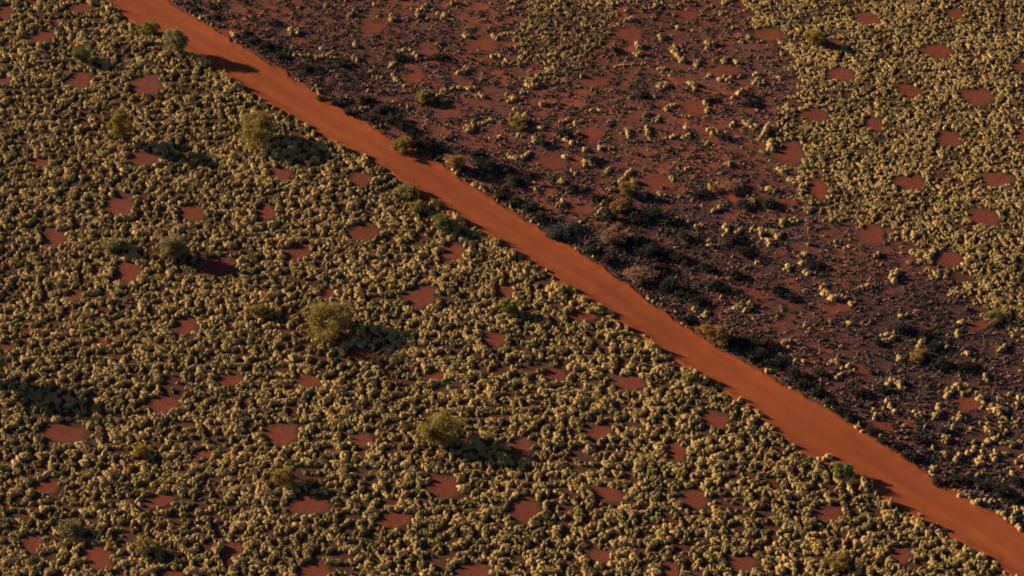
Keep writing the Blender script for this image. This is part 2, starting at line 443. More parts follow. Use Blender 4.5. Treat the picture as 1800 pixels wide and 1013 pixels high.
s_all = np.arange(min((Lw @ axd).min(), (Rw @ axd).min()), max((Lw @ axd).max(), (Rw @ axd).max()), 0.45)
ker = np.exp(-np.linspace(-2, 2, 9) ** 2)
ker /= ker.sum()
sm = lambda a: np.convolve(np.pad(a, 4, mode='edge'), ker, mode='valid')
nL, nR = sm(edge_curve(Lw, s_all)), sm(edge_curve(Rw, s_all))
wob = lambda seed, amp: sm(np.random.default_rng(seed).standard_normal(len(s_all))) * amp
nL = nL + wob(1, 0.24) + np.random.default_rng(6).normal(0, .09, len(s_all)) - 0.25
nR = nR + wob(2, 0.34) + np.random.default_rng(7).normal(0, .12, len(s_all)) + 0.10
cross = np.array([0, .035, .08, .14, .22, .30, .38, .46, .54, .62, .70, .78, .86, .92, .965, 1.0])
rise = np.array([0, .09, .10, .04, .015, .0, .015, .035, .035, .015, .0, .015, .04, .11, .13, 0])
rise_jit = 1 + 0.35 * np.stack([wob(20 + k, 1.5) for k in range(len(cross))], 1)
nn = nL[:, None] + (nR - nL)[:, None] * cross[None]
TX = s_all[:, None] * axd[0] + nn * axn[0]
TY = s_all[:, None] * axd[1] + nn * axn[1]
TZ = ground_h(TX, TY) + 0.012 + rise[None] * np.clip(rise_jit, 0.2, 2)
TZ[:, 0] -= 0.03
TZ[:, -1] -= 0.03
edge = np.broadcast_to(np.clip(1 - np.minimum(cross, 1 - cross) / 0.12, 0, 1)[None], TX.shape)
lane = np.broadcast_to((np.exp(-((cross - 0.31) / 0.09) ** 2) + np.exp(-((cross - 0.70) / 0.09) ** 2))[None], TX.shape) * np.clip(0.7 + wob(60, 1.2)[:, None], 0, 1)
ns, nc = TX.shape
ti = np.arange(ns * nc).reshape(ns, nc)
tq = np.stack([ti[:-1, :-1], ti[1:, :-1], ti[1:, 1:], ti[:-1, 1:]], -1).reshape(-1, 4)
tag(mesh_obj("dirt_track", np.stack([TX, TY, TZ], -1).reshape(-1, 3), tq.ravel(), 4, M_TRACK, attrs={"edge": edge.ravel(), "lane": lane.ravel()}), kind="structure",
    label="straight graded red dirt track crossing the plain")


def track_pos(x, y):           # 0 at the near edge, 1 at the far edge; and metres past each edge
    s = x * axd[0] + y * axd[1]
    n = x * axn[0] + y * axn[1]
    a, c = np.interp(s, s_all, nL), np.interp(s, s_all, nR)
    return n - a, n - c


# ------------------------------------------------------------------ bare round patches of soil
BARE_W = []
for k, (px, py, w, h, turn) in enumerate(BARE):
    m, sd = mpp(py)
    x, y = at(px, py)
    a, c = w / 2 * m, h / 2 * m / sd
    if turn:
        a, c = w / 2 * m * 1.1, h / 2 * m / sd
    g = 0.30 if inside(LEFT_PX + [(2100, 1500), (-500, 1500), (-500, -270)], np.array([px]), np.array([py]))[0] else 0.10
    BARE_W.append((x - 0.15, y - 0.1, a + g, c + g, R(turn), k))


def bare_outline(k, th):
    q = np.random.default_rng(500 + k)
    a = q.uniform(-1, 1, 4) * [.12, .10, .08, .07]
    f = q.uniform(0, 6.28, 4)
    return 1 + sum(a[i] * np.sin((i + 2) * th + f[i]) for i in range(4)) + 0.05 * np.sin(9 * th + f[0]) + 0.04 * np.sin(13 * th + f[1])


def bare_dist(x, y):           # metres outside the nearest bare patch (negative inside)
    best = np.full(np.shape(x), 1e3)
    for (cx, cy, a, c, tr, k) in BARE_W:
        dx, dy = x - cx, y - cy
        near = (np.abs(dx) < 8) & (np.abs(dy) < 8)
        if not near.any():
            continue
        ex, ey = dx[near] * math.cos(tr) + dy[near] * math.sin(tr), -dx[near] * math.sin(tr) + dy[near] * math.cos(tr)
        ra = np.hypot(ex / a, ey / c)
        th = np.arctan2(ey / c, ex / a)
        d = (ra / bare_outline(k, th) - 1) * min(a, c)
        best[near] = np.minimum(best[near], d)
    return best


seg, rings = 40, (0.0, 0.35, 0.65, 0.88, 1.03, 1.14)
for (cx, cy, a, c, tr, k) in BARE_W:
    q = np.random.default_rng(900 + k)
    qx, qy = to_px(np.array([cx]), np.array([cy]))
    isburnt = inside(BURN_POLY, qx, qy)[0]
    th = np.linspace(0, 2 * math.pi, seg, endpoint=False)
    ol = bare_outline(k, th)
    V = [(0, 0, 0)]
    for r in rings[1:]:
        rr = r * ol
        lx, ly = rr * np.cos(th) * a, rr * np.sin(th) * c
        V += list(zip(lx * math.cos(tr) - ly * math.sin(tr), lx * math.sin(tr) + ly * math.cos(tr), np.full(seg, 0.0)))
    V = np.array(V)
    rad = np.concatenate([[0], np.repeat(rings[1:], seg)])
    V[:, 2] = ground_h(V[:, 0] + cx, V[:, 1] + cy) + 0.006 + np.where(rad < 1.1, q.uniform(0, 0.035, len(V)), 0) + 0.05 * np.exp(-((rad - 0.95) / 0.1) ** 2) * (rad < 1.1)
    z0 = V[0, 2]
    V[:, 2] -= z0
    F = []
    for j in range(seg):
        j2 = (j + 1) % seg
        F.append((0, 1 + j, 1 + j2))
        for r in range(len(rings) - 2):
            A, B = 1 + r * seg, 1 + (r + 1) * seg
            F += [(A + j, B + j, B + j2), (A + j, B + j2, A + j2)]
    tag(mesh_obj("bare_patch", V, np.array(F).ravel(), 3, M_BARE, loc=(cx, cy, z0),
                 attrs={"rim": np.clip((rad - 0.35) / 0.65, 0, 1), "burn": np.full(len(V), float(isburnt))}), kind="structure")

# ------------------------------------------------------------------ spinifex tussocks
NT = 8


def tussock_template(seed, blades=16, seg=7, wide=(0.1, 0.26), dome=1.0):
    q = np.random.default_rng(seed)
    V, F, B = [(0, 0, dome)], [], [0.5]
    for (r, z) in ((0.58, 0.74), (1.0, 0.0)):
        for i in range(seg):
            t = 2 * math.pi * (i + (0.5 if z == 0 else 0)) / seg
            rr = r * q.uniform(0.8, 1.15)
            V.append((rr * math.cos(t), rr * math.sin(t), z * dome * q.uniform(0.75, 1.1) - (0.12 if z == 0 else 0)))
            B.append(0.2 if z == 0 else 0.4)
    for i in range(seg):
        i2 = (i + 1) % seg
        F += [(0, 1 + i, 1 + i2), (1 + i, 1 + seg + i, 1 + i2), (1 + i2, 1 + seg + i, 1 + seg + i2)]
    for _ in range(blades):
        t, el = q.uniform(0, 6.283), q.uniform(0.15, 1.45)
        d = np.array([math.cos(t) * math.cos(el), math.sin(t) * math.cos(el), math.sin(el)])
        sd = np.array([-math.sin(t), math.cos(t), 0]) * q.uniform(*wide)
        root = d * 0.55
        tip = d * q.uniform(1.15, 1.6) + np.array([0, 0, -0.05])
        n = len(V)
        V += [tuple(root + sd), tuple(root - sd), tuple(tip)]
        B += [0.4, 0.4, 1.0]
        F.append((n, n + 1, n + 2))
    return np.array(V), np.array(F), np.array(B)


TEMPL = [tussock_template(40 + i, blades=5, seg=5, wide=(0.10, 0.24), dome=0.96) for i in range(NT)]
STUBT = [tussock_template(70 + i, blades=6, seg=4, wide=(0.18, 0.5), dome=0.55) for i in range(NT)]


def grow(templates, x, y, r, h, tint, q, spread=0.12, along=None, stretch=None):
    """All tussocks as one set of verts, faces and tints; base heights follow the ground."""
    Vs, Fs, Ts, Id = [], [], [], []
    off = 0
    n = len(x)
    which = q.integers(0, len(templates), n)
    rot = q.uniform(0, 6.283, n) if along is None else along + np.pi * q.integers(0, 2, n) + q.normal(0, 0.10, n)
    stretch = np.ones(n) if stretch is None else stretch
    lean = q.normal(0, 0.05, (n, 2))
    z0 = ground_h(x, y)
    for t, (V, F, B) in enumerate(templates):
        sel = np.nonzero(which == t)[0]
        if not len(sel):
            continue
        k = len(sel)
        P = np.repeat(V[None], k, 0) * (1 + q.normal(0, spread, (k, len(V), 1)))
        c_, s_ = np.cos(rot[sel])[:, None], np.sin(rot[sel])[:, None]
        rr, hh = r[sel][:, None], h[sel][:, None]
        P[..., 0] *= stretch[sel][:, None]
        X = (P[..., 0] * c_ - P[..., 1] * s_) * rr + lean[sel, 0][:, None] * P[..., 2] + x[sel][:, None]
        Y = (P[..., 0] * s_ + P[..., 1] * c_) * rr + lean[sel, 1][:, None] * P[..., 2] + y[sel][:, None]
        Z = P[..., 2] * hh + z0[sel][:, None]
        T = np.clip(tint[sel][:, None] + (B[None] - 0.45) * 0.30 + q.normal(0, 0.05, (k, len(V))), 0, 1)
        Vs.append(np.stack([X, Y, Z], -1).reshape(-1, 3))
        Ts.append(T.ravel())
        Fs.append((F[None] + (off + np.arange(k) * len(V))[:, None, None]).reshape(-1, 3))
        Id.append(np.repeat(sel, len(V)))
        off += k * len(V)
    return np.concatenate(Vs), np.concatenate(Fs), np.concatenate(Ts), np.concatenate(Id)


maze = smooth_noise((NX, NY), 1.3, 2.6, 3)
broad = smooth_noise((NX, NY), 9, 26, 4)
huef = smooth_noise((NX, NY), 3, 9, 5)
huef2, huef3 = smooth_noise((NX, NY), 0.8, 2.0, 14), smooth_noise((NX, NY), 0.8, 2.0, 15)

THR = 0.0
STEP = 0.235
ax_, ay_ = np.meshgrid(np.arange(X0 + 1, X0 + NX * CELL - 1, STEP), np.arange(Y0 + 1, Y0 + NY * CELL - 1, STEP * 0.866))
ax_[1::2] += STEP / 2
hx = (ax_ + rng.uniform(-.07, .07, ax_.shape)).ravel()
hy = (ay_ + rng.uniform(-.13, .13, ay_.shape)).ravel()
hpx, hpy = to_px(hx, hy)
keep = (hpx > -170) & (hpx < 1970) & (hpy > -80) & (hpy < 1120)
hx, hy, hpx, hpy = hx[keep], hy[keep], hpx[keep], hpy[keep]
dL, dR = track_pos(hx, hy)
bd = bare_dist(hx, hy) + 0.12 * sample(huef2, hx, hy)
amount = np.zeros(len(hx))                       # 0 none .. 1 the full maze
amount[dL < -0.05 + 0.35 * sample(huef2, hx, hy)] = 1.0
jx = hpx + 17 * sample(huef, hx, hy) + 5 * sample(huef2, hx, hy)
jy = hpy + 9 * sample(broad, hx, hy) + 4 * sample(huef3, hx, hy)
right = (dR > 0.2) & inside(DENSE_RIGHT, jx, jy)
amount[right] = 1.05
for poly, a in PATCHES:
    ins = (dR > 0.5) & inside(poly, jx, jy) & ~right
    amount[ins] = np.maximum(amount[ins], a)
# old spinifex dies in its middle and grows outwards in rings that run together into a net: each ring keeps its own centre
def ring_net(G, seed, warp):
    q = np.random.default_rng(seed)
    ox, oy = X0 - 5, Y0 - 5
    gw, gh = int(260 / G), int(220 / G)
    sx = (np.arange(gw)[None] + 0.5 * (np.arange(gh)[:, None] % 2) + q.uniform(-.36, .36, (gh, gw))) * G + ox
    sy = (np.arange(gh)[:, None] + q.uniform(-.36, .36, (gh, gw))) * G + oy
    sw = q.uniform(-0.13, 0.13, (gh, gw)) * G
    wx, wy = hx + warp * sample(huef2, hx, hy), hy + warp * sample(huef3, hx, hy)
    ci, cj = ((hx - ox) / G).astype(int), ((hy - oy) / G).astype(int)
    F1, F2 = np.full(len(hx), 1e9), np.full(len(hx), 1e9)
    cell = np.zeros(len(hx), int)
    ax1, ay1, ax2, ay2 = (np.zeros(len(hx)) for _ in range(4))
    for dj in (-2, -1, 0, 1, 2):
        for di in (-2, -1, 0, 1, 2):
            a, c = np.clip(ci + di, 0, gw - 1), np.clip(cj + dj, 0, gh - 1)
            d = np.hypot(sx[c, a] - wx, sy[c, a] - wy) + sw[c, a]
            u = d < F1
            second = ~u & (d < F2)
            qx_, qy_ = sx[c, a], sy[c, a]
            ax2 = np.where(u, ax1, np.where(second, qx_, ax2))
            ay2 = np.where(u, ay1, np.where(second, qy_, ay2))
            ax1, ay1 = np.where(u, qx_, ax1), np.where(u, qy_, ay1)
            F2 = np.where(u, F1, np.where(second, d, F2))
            F1 = np.where(u, d, F1)
            cell[u] = (c * gw + a)[u]
    return F2 - F1, cell, gw * gh, np.arctan2(ay2 - ay1, ax2 - ax1) + np.pi / 2


gapA, cid, nA, tanA = ring_net(1.56, 51, 0.26)
gapB, cidB, nB, tanB = ring_net(1.14, 52, 0.20)
fineg = right | ((dR > 0.5) & (amount > 0.2))
mzv = sample(maze, hx, hy)
wide = 0.195 + 0.06 * mzv + 0.04 * sample(huef, hx, hy)
net = np.where(fineg, wide * 0.86 - gapB, wide - gapA) * 4.0
net = np.minimum(net, (mzv + 0.75) * 1.2)
cid = np.where(fineg, nA + cidB, cid)
htan = np.where(fineg, tanB, tanA)
NCELL = nA + nB
survive = (dR > 5) & (amount == 0) & (sample(huef, hx, hy) > 1.55) & (sample(broad, hx, hy) > -0.6)
amount[survive] = 0.30
thr = np.where(amount > 0.9, THR, THR + (1 - amount) * 0.95) - 0.14 * sample(broad, hx, hy) - np.where((bd < 0.7) & (amount > 0.5), 0.55, 0) - np.where(right, 0.15, 0)
thr = thr - np.where((dL < -0.15) & (dL > -1.2), 0.35, 0)
on = (amount > 0) & (net > thr) & (bd > 0.05)
stray = (dR > 0.6) & (amount == 0) & (bd > 0.1) & (rng.random(len(hx)) < 0.0014 * np.clip(1 + 0.9 * sample(huef, hx, hy), 0, 3))
near_edge = (dR > 0.0) & (dR < 1.0) & (amount == 0) & (bd > 0) & (rng.random(len(hx)) < 0.05 * (sample(huef, hx, hy) > -0.2))
on |= stray | near_edge
hx, hy, cid, net, htan = hx[on], hy[on], cid[on], net[on], htan[on]
stray = (stray | near_edge)[on]
mz = np.clip(net, -0.5, 1.5)
hr = rng.uniform(0.195, 0.25, len(hx)) + 0.02 * mz + 0.02 * sample(huef, hx, hy)
hr[fineg[on]] *= 0.80
hr[stray] *= rng.uniform(0.5, 0.95, stray.sum())
rim_lift = 1 + 0.30 * np.exp(-(bare_dist(hx, hy) / 0.5) ** 2)
hh = rng.uniform(0.40, 0.46, len(hx)) * np.where(fineg[on], 0.72, 1.0) * (0.80 + 0.25 * mz) * (1 + 0.10 * sample(huef, hx, hy)) * rim_lift
edge_grow = np.exp(-((dL[on] + 0.4) / 0.7) ** 2)
hh *= 1 + edge_grow * (rng.uniform(-0.1, 0.4, len(hx)) + 1.1 * np.clip(sample(huef, hx, hy) - 0.3, 0, 1))
ht = np.clip(0.58 + 0.13 * sample(huef, hx, hy) + 0.09 * sample(broad, hx, hy) + rng.normal(0, 0.10, len(hx)) - 0.25 * (rng.random(len(hx)) < 0.06) + 0.25 * (rim_lift - 1) - 0.14 * (stray | (fineg & ~right)[on]), 0.02, 0.97)

ctint = rng.normal(0, 0.11, NCELL)
ht = np.clip(ht + ctint[cid], 0.02, 0.88)

# hand-placed clumps
base_id = NCELL
ex, ey, er, et, eid, etan = [], [], [], [], [], []
for k, (r, path) in enumerate(CLUMPS):
    pts = [np.array(at(px, py + 3)) for px, py in path]
    dense = [pts[0]]
    for a, c in zip(pts[:-1], pts[1:]):
        n = max(1, int(np.linalg.norm(c - a) / 0.22))
        dense += [a + (c - a) * (i + 1) / n for i in range(n)]
    if len(pts) == 1:
        dense += [pts[0] + rng.normal(0, 0.30, 2) for _ in range(4)]
    tt = rng.uniform(0.62, 0.98)
    showy = r == .26
    if showy:
        tt = 0.95
    runs = np.gradient(np.array(dense), axis=0) if len(pts) > 1 else rng.normal(0, 1, (len(dense), 2))
    for p, run in zip(dense, runs):
        p = p + rng.normal(0, 0.05 if showy else 0.13, 2)
        ex.append(p[0]); ey.append(p[1]); er.append(r * (0.95 if showy else rng.choice([.55, .75, .9, 1.05]))); et.append(tt + rng.normal(0, .12)); eid.append(base_id + k); etan.append(math.atan2(run[1], run[0]) + rng.normal(0, .3))
ex, ey, er, et, eid = map(np.array, (ex, ey, er, et, eid))
rgx, rgy = at(1076, 574)
far = np.hypot(hx - rgx, hy - rgy) > 1.35
for k in range(len(ex)):
    far &= (hx - ex[k]) ** 2 + (hy - ey[k]) ** 2 > 0.3 ** 2
hx, hy, hr, hh, ht, cid, htan = hx[far], hy[far], hr[far], hh[far], ht[far], cid[far], htan[far]
htan = np.concatenate([htan, np.array(etan)])
hst = np.concatenate([rng.uniform(1.5, 2.5, len(hx)), rng.uniform(0.9, 1.4, len(ex))])
hx, hy, hr, ht, cid = np.concatenate([hx, ex]), np.concatenate([hy, ey]), np.concatenate([hr, er]), np.concatenate([ht, np.clip(et, 0, 1)]), np.concatenate([cid, eid])
hh = np.concatenate([hh, er * rng.uniform(1.15, 1.5, len(er))])

# a ring broken into pieces is as many clumps
link = np.where(cid < base_id, -1, 0)
o_ = np.argsort(cid, kind='stable')
cuts = np.nonzero(np.diff(cid[o_]))[0] + 1
newid = cid.copy()
for grp_ in np.split(o_, cuts):
    todo, sub = set(range(len(grp_))), 0
    X_, Y_, R_ = hx[grp_], hy[grp_], hr[grp_]
    near_ = np.hypot(X_[:, None] - X_[None], Y_[:, None] - Y_[None]) < 0.90 * (R_[:, None] + R_[None])
    while todo:
        stack = [todo.pop()]
        while stack:
            a = stack.pop()
            newid[grp_[a]] = cid[grp_[a]] * 40 + min(sub, 39)
            nb_ = [b_ for b_ in np.nonzero(near_[a])[0] if b_ in todo]
            todo.difference_update(nb_)
            stack += nb_
        sub += 1
cid = newid
base_id = NCELL * 40

V, F, T, owner = grow(TEMPL, hx, hy, hr, hh, ht, rng, 0.08, htan, hst)
vcid = cid[owner]

# how large each clump shows: bounding box in the photograph
vpx, vpy = to_px(V[:, 0], V[:, 1], V[:, 2])
order = np.argsort(vcid, kind='stable')
uc, start = np.unique(vcid[order], return_index=True)
x_lo, x_hi = np.minimum.reduceat(vpx[order], start), np.maximum.reduceat(vpx[order], start)
y_lo, y_hi = np.minimum.reduceat(vpy[order], start), np.maximum.reduceat(vpy[order], start)
cnt = np.bincount(np.searchsorted(uc, cid), minlength=len(uc))
size = (x_hi - x_lo) * (y_hi - y_lo)
seen = (x_lo > 0) & (x_hi < 1800) & (y_lo > 0) & (y_hi < 1013)
score = np.where(seen, size * np.sqrt(cnt), 0)
score[(uc >= base_id) & (cnt >= 3)] += 1e7
score[(uc >= base_id) & ~seen] = 0
N_IND = 300
pick = uc[np.argsort(-score)[:N_IND]]

TREES = [  # crown centre and width in pixels, height in metres, leaf, density, label
    (452, 226, 76, 3.7, "olive", 1.2, "broad yellow-olive tree close to the track, upper part of the grassland"),
    (211, 218, 46, 5.0, "gold", 1.4, "tall golden-olive tree with a very long dark shadow, upper left grassland"),
    (142, 94, 32, 2.4, "green", 1.0, "green bushy tree above the shaded bare patch, top left corner"),
    (312, 72, 44, 4.0, "grey", 0.9, "thin pale tree on the track edge throwing its shadow over the track"),
    (264, 48, 30, 1.7, "olive", 0.8, "low olive bush on the near track edge, topmost of the edge bushes"),
    (303, 434, 52, 3.0, "grey", 0.7, "faint grey-olive tree shading the bare patch beside it, middle left"),
    (205, 432, 40, 1.6, "grey", 0.6, "sparse grey-green shrub left of the faint grey-olive tree"),
    (578, 560, 92, 3.5, "olive", 1.0, "largest tree, spreading golden-olive crown in the middle grassland"),
    (776, 756, 78, 3.7, "olive", 1.1, "round dense olive tree in the lower grassland with a dark shadow"),
    (500, 838, 38, 2.0, "gold", 0.8, "small yellow tree above the wide bare patch, bottom left grassland"),
    (456, 546, 26, 1.4, "gold", 0.7, "small yellow-green shrub left of the largest tree"),
    (893, 538, 26, 2.1, "green", 1.1, "small bright green tree in the grassland left of the pale ring hummock"),
    (780, 390, 38, 2.0, "green", 1.0, "dense green bush leaning over the near track edge, middle of the track"),
    (712, 336, 40, 1.5, "olive", 0.8, "low olive bush on the near track edge above the dense green bush"),
    (735, 362, 30, 1.2, "olive", 0.6, "sparse low bush between the olive and green edge bushes"),
    (1482, 826, 30, 1.7, "green", 1.1, "bright green shrub on the near track edge with shadow on the track"),
    (1214, 664, 22, 1.3, "green", 0.8, "tiny green shrub on the near track edge, lower middle"),
    (1256, 584, 46, 2.7, "rust", 1.2, "rounded rusty-orange bush on the far track edge with a black shadow"),
    (800, 284, 34, 2.2, "rust", 1.0, "small upright rusty-brown bush at the far track edge"),
    (708, 256, 40, 1.6, "gold", 0.8, "low yellow-green shrub spilling onto the far track edge"),
    (1080, 412, 48, 1.8, "pink", 0.9, "dry pinkish bush in the burnt ground above the dark shrubs"),
    (1088, 360, 28, 1.5, "rust", 1.0, "round orange-brown bush on burnt ground beside the straw clumps"),
    (1126, 484, 50, 1.0, "pink", 0.5, "sparse brown bush beside the far track edge, middle of the track"),
    (1104, 328, 30, 1.8, "gold", 0.8, "yellow shrub beside the bare patch in the burnt ground"),
    (1432, 64, 30, 2.0, "gold", 1.0, "yellow-green shrub in the upper right grassland"),
    (910, 214, 38, 0.8, "gold", 0.5, "low yellowish shrub in the upper burnt strip"),
    (746, 168, 28, 1.4, "gold", 0.9, "yellow bush at the end of the straw row in the burnt strip"),
    (1618, 624, 30, 1.0, "rust", 0.7, "brown tufted shrub on burnt ground, lower right"),
    (1285, 330, 44, 0.7, "pink", 0.35, "low sparse brown shrub in the middle of the burnt strip"),
    (120, 928, 42, 1.2, "grey", 0.6, "low grey-olive shrub in the bottom left corner"),
    (255, 960, 40, 1.4, "olive", 0.6, "sparse olive shrub beside the slanting bare patch, bottom left"),
    (245, 788, 28, 1.2, "gold", 0.7, "small golden shrub right of the widest bare patch, lower left"),
    (1472, 985, 40, 1.0, "gold", 0.5, "low yellowish shrub at the bottom edge near the track"),
    (1750, 556, 40, 0.9, "grey", 0.4, "low grey-green shrub on the border of the right grassland"),
    (-34, 640, 70, 5.4, "olive", 1.3, "olive tree standing just beyond the photo's left edge"),
]
landmarks = [(at(px, py, h * 0.3), label) for (px, py, w, h, lf, dn, label) in TREES if px > 0]
LM_SHORT = {0: "broad yellow-olive tree", 1: "tall golden-olive tree", 2: "green bushy tree in the top corner", 3: "thin pale tree on the track edge", 4: "topmost low olive edge bush",
            5: "faint grey-olive tree", 6: "sparse grey-green shrub", 7: "largest tree", 8: "round dense olive tree", 9: "small yellow tree", 10: "small yellow-green shrub", 11: "small bright green tree",
            12: "dense green edge bush", 13: "low olive edge bush", 14: "sparse low edge bush", 15: "bright green shrub by the track", 16: "tiny green edge shrub", 17: "rounded rusty-orange bush",
            18: "small rusty-brown bush", 19: "low yellow-green shrub", 20: "dry pinkish bush", 21: "round orange-brown bush", 22: "sparse brown bush", 23: "yellow shrub by the bare patch",
            24: "yellow-green shrub in the right grassland", 25: "low yellowish shrub", 26: "yellow bush ending the straw row", 27: "brown tufted shrub", 28: "low sparse brown shrub", 29: "low grey-olive corner shrub",
            30: "sparse olive shrub", 31: "small golden shrub", 32: "low yellowish shrub at the bottom", 33: "low grey-green border shrub"}


def third(v, lo, hi, names):
    return names[int(np.clip((v - lo) / (hi - lo) * len(names), 0, len(names) - 1))]


NUMW = ("no", "one", "two", "three", "four", "five", "six", "seven", "eight", "nine", "ten")


def tenths(px, py):
    return f"{NUMW[int(np.clip(px / 180, 0, 9.9)) + 1]} tenths across and {NUMW[int(np.clip(py / 101.3, 0, 9.9)) + 1]} tenths down"


def describe(k, vx):
    """Label and group of one clump from its own shape, tint, region and neighbours."""
    own = cid == k
    x, y = hx[own].mean(), hy[own].mean()
    px, py = to_px(x, y)
    t = ht[own].mean()
    tone = "pale straw" if t > 0.74 else "straw-coloured" if t > 0.52 else "olive-straw"
    P = np.stack([hx[own] - x, hy[own] - y], 1)
    n = len(P)
    if n < 3:
        shape = "small round"
    else:
        ev = np.sqrt(np.maximum(np.linalg.eigvalsh(P.T @ P / n), 1e-6))
        inner = np.hypot(P[:, 0], P[:, 1]).min()
        shape = "long narrow" if ev[1] > 2.4 * ev[0] else "ring-shaped" if (n >= 5 and inner > 0.38) else "large lumpy" if n >= 7 else "rounded"
    a, c = track_pos(np.array([x]), np.array([y]))
    a, c = a[0], c[0]
    if a > -2 and a < 1:
        reg, grp = "on the near edge of the track", "spinifex hummocks along the near track edge"
    elif 0 >= a:
        reg, grp = "below the track", "spinifex hummocks below the track"
    elif -1 < c < 2.0:
        reg, grp = "on the far edge of the track", "spinifex hummocks along the far track edge"
    elif inside(DENSE_RIGHT, np.array([px]), np.array([py]))[0]:
        reg, grp = "in the right grassland", "spinifex hummocks of the right grassland"
    else:
        reg, grp = "alone on burnt ground", "spinifex hummocks on the burnt ground"
    lm = sorted((math.hypot(x - q[0], y - q[1]), i, q) for i, (q, _l) in enumerate(landmarks))[0]
    d = lm[2]
    bb = sorted((math.hypot(x - w[0], y - w[1]) - max(w[2], w[3]), w) for w in BARE_W)[0]
    if lm[0] < 6.5:
        dx, dy = x - d[0], y - d[1]
        side = ("right of" if dx > 0 else "left of") if abs(dx) > abs(dy) else ("above" if dy > 0 else "below")
        place = f"just {side} the {LM_SHORT[lm[1]]}"
    elif bb[0] < 1.3:
        w = bb[1]
        dx, dy = x - w[0], y - w[1]
        side = ("right" if dx > 0 else "left") if abs(dx) > abs(dy) else ("upper" if dy > 0 else "lower")
        place = f"at the {side} rim of a bare patch, {third(px, 0, 1800, ('far left', 'left', 'middle', 'right', 'far right'))}"
    else:
        place = tenths(px, py)
    if "near edge" in reg: reg = "by the near track edge"
    if "far edge" in reg: reg = "by the far track edge"
    lab = f"{shape} {tone} hummock {reg}, {place}"
    return " ".join(lab.split()[:16]), grp


fc = vcid[F[:, 0]]
ford = np.argsort(fc, kind='stable')
fcs = fc[ford]
vord = order
vcs = vcid[order]
remap = np.empty(len(V), np.int64)
picked_mask = np.isin(vcid, pick)
for k in pick:
    vi = vord[np.searchsorted(vcs, k):np.searchsorted(vcs, k, side='right')]
    fi = ford[np.searchsorted(fcs, k):np.searchsorted(fcs, k, side='right')]
    remap[vi] = np.arange(len(vi))
    P = V[vi]
    o = np.array([P[:, 0].mean(), P[:, 1].mean(), 0])
    o[2] = ground_h(o[0], o[1])
    lab, grp = describe(k, P)
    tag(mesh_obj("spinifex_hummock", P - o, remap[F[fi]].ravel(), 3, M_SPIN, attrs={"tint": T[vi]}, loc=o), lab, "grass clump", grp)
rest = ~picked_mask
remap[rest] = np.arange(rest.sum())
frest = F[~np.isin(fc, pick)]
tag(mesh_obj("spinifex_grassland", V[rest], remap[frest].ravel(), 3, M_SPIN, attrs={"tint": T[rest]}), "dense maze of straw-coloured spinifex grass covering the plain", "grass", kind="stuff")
print("tussocks", len(hx), "clumps", len(uc), "tris", len(F), flush=True)

# ------------------------------------------------------------------ burnt stubble
STEP = 0.30
bx_, by_ = np.meshgrid(np.arange(-100, 112, STEP), np.arange(-70, 98, STEP))
bx_ = (bx_ + rng.uniform(-.2, .2, bx_.shape)).ravel()
by_ = (by_ + rng.uniform(-.2, .2, by_.shape)).ravel()
bpx, bpy_ = to_px(bx_, by_)
k = (bpx > -60) & (bpx < 2040) & (bpy_ > -90) & (bpy_ < 1120)
bx_, by_, bpx, bpy_ = bx_[k], by_[k], bpx[k], bpy_[k]
dL2, dR2 = track_pos(bx_, by_)
m = (dR2 > 0.25) & ~inside(DENSE_RIGHT, bpx, bpy_)
bx_, by_, bpx, bpy_, dR2 = bx_[m], by_[m], bpx[m], bpy_[m], dR2[m]
bdist = bare_dist(bx_, by_)
stubf = smooth_noise((NX, NY), 2.0, 6.0, 8)
lushf = smooth_noise((NX, NY), 8.0, 24.0, 9)
st = sample(stubf, bx_, by_)
charv = np.interp(bx_, gx, np.arange(nxg))
charj = np.interp(by_, gy, np.arange(nyg))
charv = char.reshape(nyg, nxg)[charj.astype(int), charv.astype(int)]
prob = np.clip(0.56 + 0.30 * st + 0.22 * sample(lushf, bx_, by_) + 0.30 * np.exp(-dR2 / 6.0) + 0.22 * charv, 0.03, 0.92)
bdist = bdist + 0.45 * st + rng.normal(0, 0.25, len(st))
m = (bdist > 0.0) & (rng.random(len(bx_)) < prob)
bx_, by_, dR2, st, charv = bx_[m], by_[m], dR2[m], st[m], charv[m]
br = 0.08 + 0.20 * rng.random(len(bx_)) ** 2.2 + 0.06 * np.exp(-dR2 / 5) + 0.03 * np.clip(st, -1, 2)
br = np.clip(br, 0.07, 0.4)
bh = br * rng.uniform(0.7, 1.5, len(bx_))
bt = np.clip(rng.normal(0.48, 0.30, len(bx_)) - 0.15 * np.exp(-dR2 / 5) - 0.24 * charv + 0.16 * (rng.random(len(bx_)) < 0.16), 0, 1)
SV, SF, ST_, _o = grow(STUBT, bx_, by_, br, bh, bt, rng)
tag(mesh_obj("burnt_stubble", SV, SF.ravel(), 3, M_STUB, attrs={"tint": ST_}), "dark charred stubble and regrowth over the burnt red ground", "stubble", kind="stuff")
print("stubble", len(bx_), "tris", len(SF))


